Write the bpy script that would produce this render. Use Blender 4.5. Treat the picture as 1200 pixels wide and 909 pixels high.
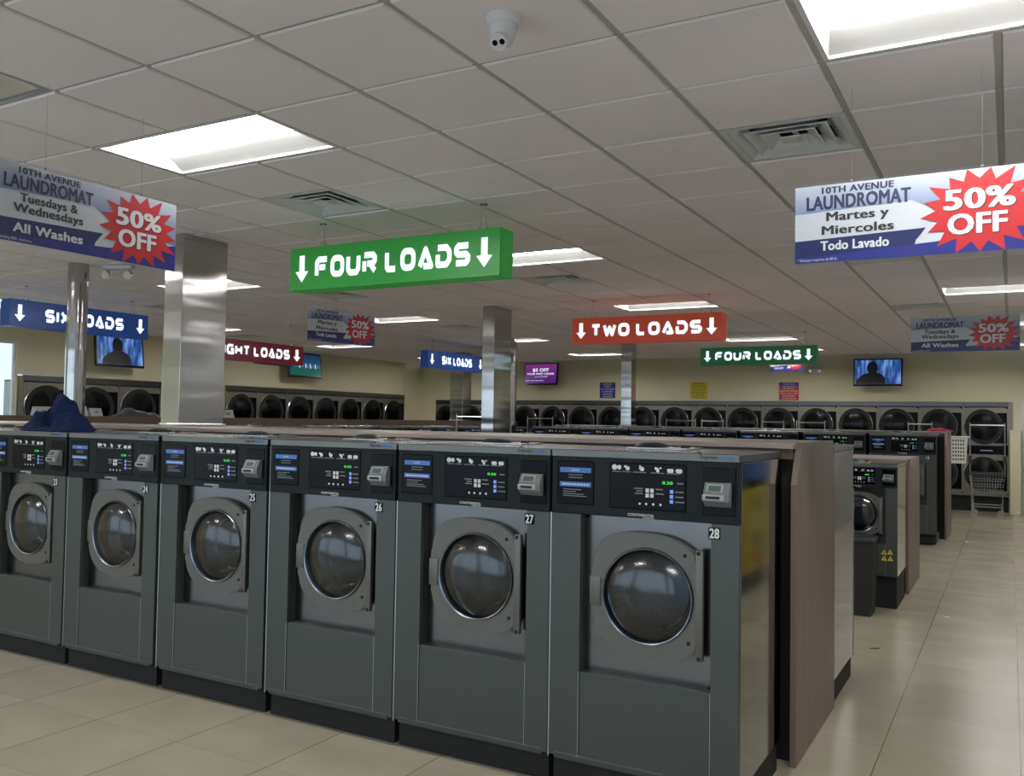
import bpy, bmesh, math, random
from mathutils import Vector, Matrix
random.seed(7)
for o in list(bpy.data.objects): bpy.data.objects.remove(o)
S = bpy.context.scene
COL = S.collection
# ------------------------------------------------------------------ camera, world, exposure
CAM_H = 1.626
F_PX, YAW, PITCH, ROLL = 1038.1, .5127, .0356, .0159
f_ = Vector((-math.sin(YAW)*math.cos(PITCH), math.cos(YAW)*math.cos(PITCH), math.sin(PITCH)))
r0 = Vector((math.cos(YAW), math.sin(YAW), 0)); u0 = r0.cross(f_)
r_ = r0*math.cos(ROLL) + u0*math.sin(ROLL); u_ = -r0*math.sin(ROLL) + u0*math.cos(ROLL)
cd = bpy.data.cameras.new('camera'); cam = bpy.data.objects.new('camera', cd); COL.objects.link(cam)
M = Matrix((r_, u_, -f_)).transposed().to_4x4(); M.translation = (0, 0, CAM_H)
cam.matrix_world = M
cd.sensor_fit = 'HORIZONTAL'; cd.sensor_width = 36; cd.lens = 36*F_PX/1200; cd.clip_start = .02; cd.clip_end = 200
S.camera = cam
S.view_settings.view_transform = 'Standard'; S.view_settings.look = 'None'
S.view_settings.gamma = 1; S.view_settings.use_curve_mapping = False
S.view_settings.exposure = 0.0
W = bpy.data.worlds.new('world'); S.world = W; W.use_nodes = True
W.node_tree.nodes['Background'].inputs[0].default_value = (.72, .86, 1, 1)
W.node_tree.nodes['Background'].inputs[1].default_value = 1.5
LENS_E = 35.0          # ceiling light lens emission
DAY_E = 50.0           # daylight through the shop front (W)
CEIL = 3.053; GX, GY, GC = -3.6926, 2.3777, .6096
XL, XR, YF, YB = -13.7, .60, -2.6, 19.4      # room limits
def gx(j): return GX + GC*(j if j >= -2 else -2+(j+2)*.93)
def gy(i): return GY + GC*(i if i <= 4 else 4+(i-4)*.96)
def daylight(n, loc, rot, sx, sy, e):
    l = bpy.data.lights.new(n, 'AREA'); l.shape = 'RECTANGLE'; l.size = sx; l.size_y = sy; l.energy = e; l.color = (.66, .86, 1)
    o = bpy.data.objects.new(n, l); o.location = loc; o.rotation_euler = rot; COL.objects.link(o)
daylight('shop_front_daylight', (-6.5, YF-.35, 1.55), (math.radians(90), 0, 0), 14.0, 2.4, DAY_E)
# ------------------------------------------------------------------ materials
MT = {}
def mat(n, col, rough=.5, metal=0, emit=None, es=0, spec=.5, coat=0):
    m = bpy.data.materials.new(n); m.use_nodes = True; b = m.node_tree.nodes['Principled BSDF']
    b.inputs['Base Color'].default_value = (*col, 1); b.inputs['Roughness'].default_value = rough
    b.inputs['Metallic'].default_value = metal; b.inputs['Specular IOR Level'].default_value = spec
    b.inputs['Coat Weight'].default_value = coat
    if emit: b.inputs['Emission Color'].default_value = (*emit, 1); b.inputs['Emission Strength'].default_value = es
    MT[n] = m; return m
def nd(m, t, **k):
    n = m.node_tree.nodes.new(t)
    for a, v in k.items():
        if a in n.inputs: n.inputs[a].default_value = v
        else: setattr(n, a, v)
    return n
def lk(m, a, b): m.node_tree.links.new(a, b)
def noise_col(m, c1, c2, scale=(1, 1, 1), ns=5, detail=4, bump=0, lo=.3, hi=.7, rough=None):
    b = m.node_tree.nodes['Principled BSDF']
    tc = nd(m, 'ShaderNodeTexCoord'); mp = nd(m, 'ShaderNodeMapping'); mp.inputs['Scale'].default_value = scale
    n = nd(m, 'ShaderNodeTexNoise'); n.inputs['Scale'].default_value = ns; n.inputs['Detail'].default_value = detail
    r = nd(m, 'ShaderNodeValToRGB'); e = r.color_ramp.elements
    e[0].position = lo; e[0].color = (*c1, 1); e[1].position = hi; e[1].color = (*c2, 1)
    lk(m, tc.outputs['Object'], mp.inputs[0]); lk(m, mp.outputs[0], n.inputs[0]); lk(m, n.outputs[0], r.inputs[0]); lk(m, r.outputs[0], b.inputs['Base Color'])
    if bump:
        bp = nd(m, 'ShaderNodeBump'); bp.inputs['Strength'].default_value = bump; bp.inputs['Distance'].default_value = .01
        lk(m, n.outputs[0], bp.inputs['Height']); lk(m, bp.outputs[0], b.inputs['Normal'])
    if rough:
        mr = nd(m, 'ShaderNodeMapRange'); mr.inputs[3].default_value = rough[0]; mr.inputs[4].default_value = rough[1]
        lk(m, n.outputs[0], mr.inputs[0]); lk(m, mr.outputs[0], b.inputs['Roughness'])
    return m
noise_col(mat('washer_grey', (.2, .2, .2), .42, .55), (.080, .092, .086), (.089, .102, .095), (1, 1, 30), 8, 2)
noise_col(mat('stainless', (.5, .5, .5), .2, 1), (.31, .325, .32), (.35, .365, .36), (3, 3, .6), 3, 2, rough=(.05, .11))
noise_col(mat('stainless_face', (.5, .5, .5), .24, 1), (.17, .168, .17), (.18, .178, .18), (2, 2, .6), 5, 3)
noise_col(mat('column_steel', (.5, .5, .5), .12, 1), (.46, .455, .45), (.52, .515, .51), (.7, .7, 3.2), 1.6, 1, bump=.6, rough=(.08, .16))
noise_col(mat('dryer_steel', (.5, .5, .5), .38, .8), (.25, .24, .20), (.30, .29, .245), (12, 12, .6), 4, 2)
mat('strip_grey', (.17, .185, .18), .4, .5); mat('door_metal', (.16, .16, .145), .45, .6)
mat('steel_plain', (.55, .56, .56), .25, 1)
mat('seam_highlight', (.42, .47, .52), .3, .8)  # pale tone carries the highlight along machine edges and seams
mat('charcoal_panel', (.014, .019, .021), .5, spec=.18)
mat('black_gloss', (.003, .004, .006), .2, spec=.12)
mat('black_matte', (.008, .008, .009), .7)
mat('skirt_grey', (.05, .058, .06), .5)
mat('blue_label', (.05, .14, .42), .4, emit=(.05, .16, .5), es=.25)
mat('white_print', (.75, .77, .78), .5)
mat('grey_print', (.22, .24, .26), .6)
mat('green_led', (.02, .3, .04), .4, emit=(.03, .8, .06), es=.9)
mat('blue_led', (.1, .16, .5), .4, emit=(.22, .3, .85), es=.6)
mat('key_white', (.6, .6, .58), .4, emit=(.8, .8, .75), es=.12)
mat('reader_grey', (.17, .18, .18), .4, .2)
mat('reader_ring', (.38, .40, .40), .35, .1)
mat('lcd_green', (.06, .10, .08), .3)
mat('logo_blue', (.05, .17, .5), .5)
mat('logo_black', (.015, .015, .018), .5)
mat('rubber', (.02, .02, .022), .6)
mat('drum_steel', (.45, .46, .48), .28, 1)
mat('white_plastic', (.62, .62, .63), .35)
mat('basket_white', (.75, .75, .70), .5)
mat('cart_steel', (.5, .52, .52), .3, 1)
mat('cart_dark', (.03, .035, .04), .5)
mat('caster_grey', (.33, .34, .35), .5)
noise_col(mat('tile_white', (.7, .7, .7), .9, spec=.1), (.79, .745, .75), (.84, .79, .795), (1, 1, 1), 1.6, 5, lo=.25, hi=.75)
mat('ceiling_grid_metal', (.42, .42, .385), .6)
mat('fixture_white', (.7, .7, .68), .5); mat('fixture_reflector', (.42, .42, .41), .5)
mat('fixture_lens', (.9, .9, .9), .5, emit=(1, .975, .955), es=LENS_E)
mat('vent_white', (.58, .61, .60), .5)
mat('vent_dark', (.01, .01, .012), .8)
noise_col(mat('wall_cream', (.6, .6, .4), .8, spec=.2), (.66, .62, .42), (.69, .65, .45), (1, 1, 1), .6, 3)
noise_col(mat('wood_laminate', (.3, .2, .15), .42), (.17, .128, .102), (.215, .168, .138), (1, 1, .12), 9, 6, lo=.3, hi=.72)
noise_col(mat('wood_top', (.3, .2, .15), .35), (.25, .205, .175), (.30, .25, .215), (.1, 1, 1), 9, 5)
mat('wall_white', (.42, .43, .425), .7); mat('wood_edge', (.10, .065, .045), .5)
mat('denim_blue', (.006, .014, .055), .9, spec=.2)
mat('red_cloth', (.20, .01, .03), .9)
mat('screen_frame', (.01, .01, .012), .25)
mat('yellow_sticker', (.7, .6, .02), .5)
mat('leaf_brown', (.10, .05, .02), .8)
mat('jamb_white', (.68, .68, .70), .5)
mat('sign_letter', (.8, .85, .9), .5, emit=(.80, .90, 1), es=1.0)
for n, c, e in (('sign_green', (.02, .22, .03), .42), ('sign_green_dark', (.008, .11, .035), .35), ('sign_red', (.40, .045, .015), .35), ('sign_blue', (.010, .045, .19), .4), ('sign_maroon', (.09, .006, .014), .5)):
    mat(n, c, .35, emit=c, es=e)
mat('bn_white', (.42, .455, .49), .45); mat('bn_navy', (.011, .018, .085), .4); mat('bn_blue', (.016, .022, .17), .4)
mat('bn_red', (.40, .018, .022), .4); mat('bn_text', (.02, .025, .07), .5); mat('bn_text_black', (.02, .02, .025), .5)
mat('bn_text_white', (.52, .54, .57), .5); mat('bn_shadow', (.12, .01, .015), .5)
m = mat('bn_sky', (.4, .5, .65), .45)      # printed gradient of the banner's header
b = m.node_tree.nodes['Principled BSDF']; tc = nd(m, 'ShaderNodeTexCoord'); sp = nd(m, 'ShaderNodeSeparateXYZ'); rp = nd(m, 'ShaderNodeValToRGB')
lk(m, tc.outputs['Object'], sp.inputs[0]); mr = nd(m, 'ShaderNodeMapRange'); mr.inputs[1].default_value = .2; mr.inputs[2].default_value = .33
lk(m, sp.outputs[2], mr.inputs[0]); lk(m, mr.outputs[0], rp.inputs[0]); lk(m, rp.outputs[0], b.inputs['Base Color'])
rp.color_ramp.elements[0].color = (.15, .20, .34, 1); rp.color_ramp.elements[1].color = (.40, .44, .51, 1)
mat('poster_blue', (.02, .04, .30), .5); mat('poster_yellow', (.62, .50, .03), .5); mat('poster_red', (.5, .03, .05), .5)
mat('poster_cream_text', (.7, .68, .55), .6); mat('poster_dark_text', (.06, .05, .02), .6)
# floor: large beige porcelain tiles with dark grout
m = mat('floor_tile', (.5, .45, .37), .22)
b = m.node_tree.nodes['Principled BSDF']; tc = nd(m, 'ShaderNodeTexCoord'); sp = nd(m, 'ShaderNodeSeparateXYZ'); lk(m, tc.outputs['Object'], sp.inputs[0])
def mth(op, a, c=None):
    n = nd(m, 'ShaderNodeMath', operation=op)
    for k, v in ((0, a), (1, c)):
        if v is None: continue
        if isinstance(v, (int, float)): n.inputs[k].default_value = v
        else: lk(m, v, n.inputs[k])
    return n.outputs[0]
def cell(o, off): 
    t = mth('DIVIDE', mth('ADD', o, off), .6096); fr = mth('FRACT', t); ab = mth('ABSOLUTE', mth('SUBTRACT', fr, .5)); return mth('FLOOR', t), ab
fx, ax = cell(sp.outputs[0], .572+60*.6096); fy, ay = cell(sp.outputs[1], -3.083+60*.6096)
grx = mth('GREATER_THAN', ax, .4955); gry = mth('GREATER_THAN', ay, .4965)
cv = nd(m, 'ShaderNodeCombineXYZ'); lk(m, fx, cv.inputs[0]); lk(m, fy, cv.inputs[1])
wn = nd(m, 'ShaderNodeTexWhiteNoise'); lk(m, cv.outputs[0], wn.inputs[0])
vs = nd(m, 'ShaderNodeVectorMath', operation='MULTIPLY_ADD'); lk(m, wn.outputs[1], vs.inputs[0]); vs.inputs[1].default_value = (7, 7, 7); lk(m, tc.outputs['Object'], vs.inputs[2])
mp = nd(m, 'ShaderNodeMapping'); mp.inputs['Scale'].default_value = (.9, 1.2, 1); lk(m, vs.outputs[0], mp.inputs[0])
nz = nd(m, 'ShaderNodeTexNoise'); nz.inputs['Scale'].default_value = 2.2; nz.inputs['Detail'].default_value = 5; lk(m, mp.outputs[0], nz.inputs[0])
rp = nd(m, 'ShaderNodeValToRGB'); e = rp.color_ramp.elements; e[0].position = .3; e[0].color = (.34, .305, .225, 1); e[1].position = .7; e[1].color = (.40, .365, .28, 1)
lk(m, nz.outputs[0], rp.inputs[0])
g = mth('ADD', mth('MULTIPLY', grx, .85), mth('MULTIPLY', gry, .32)); gm = mth('MINIMUM', g, .85)
mx = nd(m, 'ShaderNodeMix', data_type='RGBA'); lk(m, gm, mx.inputs[0]); lk(m, rp.outputs[0], mx.inputs[6]); mx.inputs[7].default_value = (.10, .085, .07, 1); lk(m, mx.outputs[2], b.inputs['Base Color'])
rr = mth('ADD', mth('MULTIPLY', nz.outputs[0], .14), .17); lk(m, rr, b.inputs['Roughness'])
# glass: clear sheet that mixes see-through with reflection
def glass(n, tint, refl=.12, rough=.03):
    m = bpy.data.materials.new(n); m.use_nodes = True; nt = m.node_tree; nt.nodes.clear()
    o = nd(m, 'ShaderNodeOutputMaterial'); t = nd(m, 'ShaderNodeBsdfTransparent'); gl = nd(m, 'ShaderNodeBsdfGlossy'); mixn = nd(m, 'ShaderNodeMixShader'); fr = nd(m, 'ShaderNodeFresnel')
    t.inputs[0].default_value = (*tint, 1); gl.inputs['Roughness'].default_value = rough; fr.inputs[0].default_value = 1.5
    a = nd(m, 'ShaderNodeMath', operation='ADD'); a.inputs[1].default_value = refl; lk(m, fr.outputs[0], a.inputs[0])
    lk(m, a.outputs[0], mixn.inputs[0]); lk(m, t.outputs[0], mixn.inputs[1]); lk(m, gl.outputs[0], mixn.inputs[2]); lk(m, mixn.outputs[0], o.inputs[0]); MT[n] = m
mat('ring_steel', (.24, .27, .30), .25, 1); glass('washer_glass', (.62, .74, .84), .06, .16); glass('bowl_glass', (.85, .9, .92), .03, .1)
mat('dryer_drum', (.04, .042, .045), .5, .5); glass('dryer_glass', (.35, .38, .40), .0, .15)
glass('window_glass', (.95, .98, .98), .02)
# drum: perforated steel
m = MT['drum_steel']; b = m.node_tree.nodes['Principled BSDF']; tc = nd(m, 'ShaderNodeTexCoord'); vo = nd(m, 'ShaderNodeTexVoronoi'); vo.inputs['Scale'].default_value = 90
lk(m, tc.outputs['Object'], vo.inputs[0]); cr = nd(m, 'ShaderNodeValToRGB'); e = cr.color_ramp.elements; e[0].position = .2; e[0].color = (.10, .11, .12, 1); e[1].position = .21; e[1].color = (.20, .22, .245, 1)
cr.color_ramp.interpolation = 'CONSTANT'; lk(m, vo.outputs[0], cr.inputs[0]); lk(m, cr.outputs[0], b.inputs['Base Color'])
def screen_mat(n, stops, es=1.0, noise=None):
    m = mat(n, (.01, .01, .01), .3); b = m.node_tree.nodes['Principled BSDF']; tc = nd(m, 'ShaderNodeTexCoord'); r = nd(m, 'ShaderNodeValToRGB'); el = r.color_ramp.elements
    while len(el) < len(stops): el.new(.5)
    for k, (p, c) in enumerate(stops): el[k].position = p; el[k].color = (*c, 1)
    if noise:
        mp = nd(m, 'ShaderNodeMapping'); mp.inputs['Scale'].default_value = noise; nz = nd(m, 'ShaderNodeTexNoise'); nz.inputs['Scale'].default_value = 6; nz.inputs['Detail'].default_value = 6
        lk(m, tc.outputs['Object'], mp.inputs[0]); lk(m, mp.outputs[0], nz.inputs[0]); lk(m, nz.outputs[0], r.inputs[0])
    else:
        s = nd(m, 'ShaderNodeSeparateXYZ'); lk(m, tc.outputs['Generated'], s.inputs[0]); lk(m, s.outputs[2], r.inputs[0])
    lk(m, r.outputs[0], b.inputs['Emission Color']); b.inputs['Emission Strength'].default_value = es
screen_mat('screen_forest', [(.32, (.004, .012, .06)), (.46, (.02, .07, .28)), (.58, (.08, .20, .55)), (.75, (.25, .42, .8))], .9, (2.2, 1, .5))
screen_mat('screen_field', [(0, (.005, .09, .07)), (.38, (.006, .10, .08)), (.42, (.07, .18, .28)), (.58, (.015, .07, .15)), (1, (.003, .03, .08))], .9)
screen_mat('screen_purple', [(0, (.06, .01, .14)), (.5, (.12, .02, .19)), (1, (.20, .03, .19))], .9)
# ------------------------------------------------------------------ mesh helpers
class MB:
    def __init__(s): s.bm = bmesh.new(); s.sm = False
    def box(s, x0, x1, y0, y1, z0, z1, bev=0, seg=2):
        r = bmesh.ops.create_cube(s.bm, size=1); v = r['verts']
        for q in v: q.co = Vector((x0+(x1-x0)*(q.co.x+.5), y0+(y1-y0)*(q.co.y+.5), z0+(z1-z0)*(q.co.z+.5)))
        if bev:
            ed = list({e for q in v for e in q.link_edges}); bmesh.ops.bevel(s.bm, geom=ed, offset=bev, segments=seg, affect='EDGES', profile=.5)
        return s
    def cyl(s, p0, p1, r, n=12, r2=None, cap=True):
        p0 = Vector(p0); p1 = Vector(p1); d = p1-p0; L = d.length
        q = d.to_track_quat('Z', 'Y').to_matrix().to_4x4(); q.translation = (p0+p1)/2
        bmesh.ops.create_cone(s.bm, cap_ends=cap, segments=n, radius1=r, radius2=r if r2 is None else r2, depth=L, matrix=q); return s
    def tube(s, pts, r, n=8):
        for a, c in zip(pts, pts[1:]): s.cyl(a, c, r, n)
        for c in pts[1:-1]: bmesh.ops.create_icosphere(s.bm, subdivisions=1, radius=r*1.02, matrix=Matrix.Translation(c))
        return s
    def prism(s, poly, y0, y1, ax='y'):
        def P(a, c, d): return (a, d, c) if ax == 'y' else ((d, a, c) if ax == 'x' else (a, c, d))
        A = [s.bm.verts.new(P(a, c, y0)) for a, c in poly]; B = [s.bm.verts.new(P(a, c, y1)) for a, c in poly]; n = len(poly)
        s.bm.faces.new(A); s.bm.faces.new(B[::-1])
        for i in range(n): s.bm.faces.new((A[i], B[i], B[(i+1) % n], A[(i+1) % n]))
        return s
    def lathe(s, prof, c, axis='y', n=40):     # prof: (radius, along)
        rings = []
        for r, h in prof:
            ring = []
            for k in range(n):
                a = 2*math.pi*k/n; x, z = r*math.cos(a), r*math.sin(a)
                p = (c[0]+x, c[1]+h, c[2]+z) if axis == 'y' else (c[0]+x, c[1]+z, c[2]+h)
                ring.append(s.bm.verts.new(p))
            rings.append(ring)
        for a, d in zip(rings, rings[1:]):
            for k in range(n): s.bm.faces.new((a[k], a[(k+1) % n], d[(k+1) % n], d[k]))
        for R in (rings[0], rings[-1]):
            if (R[0].co-R[n//2].co).length < .02: bmesh.ops.contextual_create(s.bm, geom=R)
        return s
    def ringplate(s, outer, inner, y0, y1):    # plate between two loops of equal length, in the xz plane, front y0, back y1
        n = len(outer); L = []
        for lp, y in ((outer, y0), (inner, y0), (inner, y1), (outer, y1)): L.append([s.bm.verts.new((x, y, z)) for x, z in lp])
        for a, d in zip(L, L[1:]+L[:1]):
            for k in range(n): s.bm.faces.new((a[k], a[(k+1) % n], d[(k+1) % n], d[k]))
        return s
    def sphere(s, c, r, sub=2, sc=(1, 1, 1)):
        bmesh.ops.create_icosphere(s.bm, subdivisions=sub, radius=r, matrix=Matrix.Translation(c) @ Matrix.Diagonal((*sc, 1))); return s
    def add(s, me, M=None):
        n0 = len(s.bm.verts); s.bm.from_mesh(me); s.bm.verts.ensure_lookup_table()
        if M is not None: bmesh.ops.transform(s.bm, matrix=M, verts=s.bm.verts[n0:])
        return s
    def smooth(s): s.sm = True; return s
    def build(s, name, material, parent=None, loc=None):
        bmesh.ops.recalc_face_normals(s.bm, faces=s.bm.faces)
        me = bpy.data.meshes.new(name); s.bm.to_mesh(me); s.bm.free()
        if s.sm:
            for p in me.polygons: p.use_smooth = True
            try: me.set_sharp_from_angle(angle=math.radians(40))
            except Exception: pass
        me.materials.append(MT[material]); o = bpy.data.objects.new(name, me); COL.objects.link(o)
        if parent: o.parent = parent
        if loc: o.location = loc
        return o
def tag(o, label, cat, group=None):
    o['label'] = label; o['category'] = cat
    if group: o['group'] = group
    return o
def thing(name, label, cat, loc=(0, 0, 0), rz=0, group=None):
    o = bpy.data.objects.new(name, None); o.empty_display_size = .1; COL.objects.link(o); o.location = loc; o.rotation_euler = (0, 0, rz)
    return tag(o, label, cat, group)
def struct(o): o['kind'] = 'structure'; return o
def dup(root, loc, rz=0, label=None, group=None):
    r = root.copy(); COL.objects.link(r); r.location = loc; r.rotation_euler = (0, 0, rz)
    if label: r['label'] = label
    if group: r['group'] = group
    for ch in KIDS[root.name] if root.name in KIDS else list(root.children):
        c = ch.copy(); COL.objects.link(c); c.parent = r
        for g_ in ch.children:
            d = g_.copy(); COL.objects.link(d); d.parent = c
    return r
KIDS = {}
_tx = {}
def text_mesh(t, size=1.0, bold=0.0, sx=1.0, sp=1.0):
    k = (t, size, bold, sx, sp)
    if k in _tx: return _tx[k]
    cu = bpy.data.curves.new('txt', 'FONT'); cu.body = t; cu.size = size; cu.align_x = 'CENTER'; cu.align_y = 'CENTER'; cu.space_character = sp+bold*1.5; cu.resolution_u = 3; cu.fill_mode = 'FRONT'
    o = bpy.data.objects.new('txt', cu); COL.objects.link(o); bpy.context.view_layer.update()
    me = bpy.data.meshes.new_from_object(o.evaluated_get(bpy.context.evaluated_depsgraph_get())); bpy.data.objects.remove(o)
    if bold:      # heavier weight: the outline thickened by shifted copies
        q = bmesh.new(); b_ = bold*size*1.1
        for n, (dx, dz) in enumerate(((0, 0), (1, .6), (-1, .6), (1, -.6), (-1, -.6), (1.3, 0), (-1.3, 0))):
            n0 = len(q.verts); q.from_mesh(me); q.verts.ensure_lookup_table()
            bmesh.ops.translate(q, verts=q.verts[n0:], vec=(dx*b_, dz*b_, n*.00002))
        q.to_mesh(me); q.free()
    me.transform(Matrix.Diagonal((sx, 1, 1, 1)))
    me.transform(Matrix.Rotation(math.pi/2, 4, 'X')); _tx[k] = me; return me     # text in xz plane, reads from -y
def text(mb, t, x, y, z, size, bold=0, sx=1, sp=1): return mb.add(text_mesh(t, size, bold, sx, sp), Matrix.Translation((x, y, z)))
def fit_text(mb, t, x0, x1, y, zc, size, bold=0, sp=1):      # centred text squeezed to a width
    me = text_mesh(t, size, bold, 1, sp); xs = [v.co.x for v in me.vertices]; zs = [v.co.z for v in me.vertices]
    k = (x1-x0)/(max(xs)-min(xs)); cx = (max(xs)+min(xs))/2; cz = (max(zs)+min(zs))/2
    return mb.add(me, Matrix.Translation(((x0+x1)/2-cx*k, y, zc-cz)) @ Matrix.Diagonal((k, 1, 1, 1)))
def ray_loop(poly, c, n):      # sample a closed outline at n angles about c
    out = []
    for k in range(n):
        a = 2*math.pi*k/n; dx, dz = math.cos(a), math.sin(a); best = None
        for (x1, z1), (x2, z2) in zip(poly, poly[1:]+poly[:1]):
            ex, ez = x2-x1, z2-z1; det = dx*ez-dz*ex
            if abs(det) < 1e-9: continue
            t = ((x1-c[0])*ez-(z1-c[1])*ex)/det; s = ((x1-c[0])*dz-(z1-c[1])*dx)/det
            if t > 0 and -1e-6 <= s <= 1+1e-6 and (best is None or t > best): best = t
        out.append((c[0]+dx*best, c[1]+dz*best))
    return out
def circ(c, r, n, rz=None): return [(c[0]+r*math.cos(2*math.pi*k/n), c[1]+(rz or r)*math.sin(2*math.pi*k/n)) for k in range(n)]
def catmull(P, n=6):
    o = []
    for i in range(len(P)):
        p0, p1, p2, p3 = (P[(i+k-1) % len(P)] for k in range(4))
        for t in (j/n for j in range(n)):
            o.append(tuple(.5*((2*p1[d])+(-p0[d]+p2[d])*t+(2*p0[d]-5*p1[d]+4*p2[d]-p3[d])*t*t+(-p0[d]+3*p1[d]-3*p2[d]+p3[d])*t**3) for d in (0, 1)))
    return o
def back(x, y):               # direction of a photo pixel, for placing far things at a real distance
    return f_ + r_*((x-600)/F_PX) - u_*((y-454.5)/F_PX)
def onY(x, y, Y): d = back(x, y); return Vector((0, 0, CAM_H)) + d*(Y/d.y)
def onX(x, y, X): d = back(x, y); return Vector((0, 0, CAM_H)) + d*(X/d.x)
ORD = ['zeroth', 'first', 'second', 'third', 'fourth', 'fifth', 'sixth', 'seventh', 'eighth', 'ninth', 'tenth', 'eleventh', 'twelfth', 'thirteenth', 'fourteenth', 'fifteenth', 'sixteenth', 'seventeenth', 'eighteenth', 'nineteenth', 'twentieth']
# ------------------------------------------------------------------ the room shell
struct(MB().box(XL-.2, XR+.2, YF-.2, YB+.2, -.1, 0).build('floor', 'floor_tile'))
I0, I1, J0, J1 = -8, 28, -19, 8
LIGHTS = {}      # (i, j) lower-left cell of each 1x2 cell troffer -> lit
for i in (-5, 1, 7, 13, 19): 
    for j in (5, -1, -8, -15): LIGHTS[(i, j)] = True
LIGHTS[(25, -1)] = LIGHTS[(25, -8)] = LIGHTS[(25, -15)] = LIGHTS[(25, 5)] = True
del LIGHTS[(19, -1)]; LIGHTS[(21, -1)] = True
LIGHTS[(-1, -2)] = False
VENTS = [(3, 4), (3, -1), (9, -1), (9, -6), (9, 4), (15, 4), (9, -11), (21, -10), (15, -15), (15, -7), (21, -5)]
skip = {(i, j+k) for (i, j) in LIGHTS for k in (0, 1)} | set(VENTS)
ct = MB(); gd = MB(); ht = .012; zt = CEIL-.007
for i in range(I0, I1):
    for j in range(J0, J1):
        if (i, j) in skip: continue
        x0, x1, y0, y1 = gx(j)+ht, gx(j+1)-ht, gy(i)+ht*.75, gy(i+1)-ht*.75
        V = [ct.bm.verts.new(p) for p in ((x0, y0, CEIL+.005), (x1, y0, CEIL+.005), (x1, y1, CEIL+.005), (x0, y1, CEIL+.005), (x0+.006, y0+.006, zt), (x1-.006, y0+.006, zt), (x1-.006, y1-.006, zt), (x0+.006, y1-.006, zt))]
        ct.bm.faces.new(V[4:8])
        for k in range(4): ct.bm.faces.new((V[k], V[(k+1) % 4], V[4+(k+1) % 4], V[4+k]))
struct(ct.build('ceiling', 'tile_white'))
for j in range(J0, J1+1):
    i = I0
    while i < I1:
        if any((i, j-1) == k for k in LIGHTS): i += 1; continue
        e_ = i
        while e_ < I1 and (e_, j-1) not in LIGHTS: e_ += 1
        gd.box(gx(j)-ht, gx(j)+ht, gy(i)-.01, gy(e_)+.01, CEIL, CEIL+.03); i = e_
for i in range(I0, I1+1): gd.box(gx(J0), gx(J1), gy(i)-ht*.75, gy(i)+ht*.75, CEIL+.001, CEIL+.028)
struct(gd.build('trim_1', 'ceiling_grid_metal'))
struct(MB().box(XL-.2, XR+.2, YF-.2, YB+.2, CEIL+.32, CEIL+.4).build('ceiling', 'vent_dark'))
ZT = CEIL+.05
# back wall with a doorway at its right end
DX0 = onY(1198, 520, YB).x
DYB, DXL = YB-.02, XL+.02              # faces of the built-in dryer banks
bxr = onY(1182, 476, DYB).x; bxl = onY(511, 466, DYB).x
lg = [(onX(27, 440, DXL).y, onX(189, 446, DXL).y, 3), (onX(265, 450, DXL).y, onX(474, 460, DXL).y, 7)]
struct(MB().box(XL-.15, XR+.15, YB, YB+.15, 2.115, ZT).box(XL-.15, bxl-.012, YB, YB+.15, 0, 2.115).box(bxr+.075, DX0, YB, YB+.15, 0, 2.115).build('wall_back', 'wall_cream'))
struct(MB().box(XL-.6, XR+.15, YB+.6, YB+.65, 0, ZT).build('wall_back', 'wall_white'))  # added backing behind the dryers, blocks the bright outside at their gaps
struct(MB().box(XL-.75, XL-.7, 9.6, YB+.6, 0, ZT).build('wall_left', 'wall_white'))  # unseen backing added behind the left dryers, keeps outside brightness out
struct(MB().box(DX0-.005, DX0+.07, YB-.03, YB, 0, 2.115).box(DX0+.07, XR, YB+.02, YB+.06, 0, 2.115).build('door_1', 'jamb_white'))
struct(MB().box(XR, XR+.15, YF, YB, 0, ZT).build('wall_right', 'wall_white'))
WY1 = onX(20, 430, XL).y; WY0 = WY1-5.0
LZ = 2.225
struct(MB().box(XL-.15, XL, WY1, lg[0][0]-.075, 0, ZT).box(XL-.15, XL, lg[0][0]-.075, lg[1][1], LZ, ZT).box(XL-.15, XL, lg[0][1]+.005, lg[1][0]-.005, 0, LZ).box(XL-.15, XL, lg[1][1]+.012, YB, 0, ZT).box(XL-.15, XL, YF, WY0, 0, ZT).box(XL-.15, XL, WY0, WY1, 2.75, ZT).box(XL-.15, XL, WY0, WY1, 0, .35).build('wall_left', 'wall_cream'))
wf = struct(MB().box(XL-.1, XL-.04, WY1-.03, WY1, .35, 2.75).box(XL-.1, XL-.04, WY0, WY0+.05, .35, 2.75).box(XL-.1, XL-.04, WY0+.05, WY1-.05, .35, .4).box(XL-.1, XL-.04, WY0+.05, WY1-.05, 2.7, 2.75).box(XL-.1, XL-.04, WY0+2.47, WY0+2.53, .4, 2.7).build('window_1', 'jamb_white'))
MB().box(XL-.075, XL-.069, WY0+.05, WY1-.03, .4, 2.7).build('pane', 'window_glass', wf)
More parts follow.
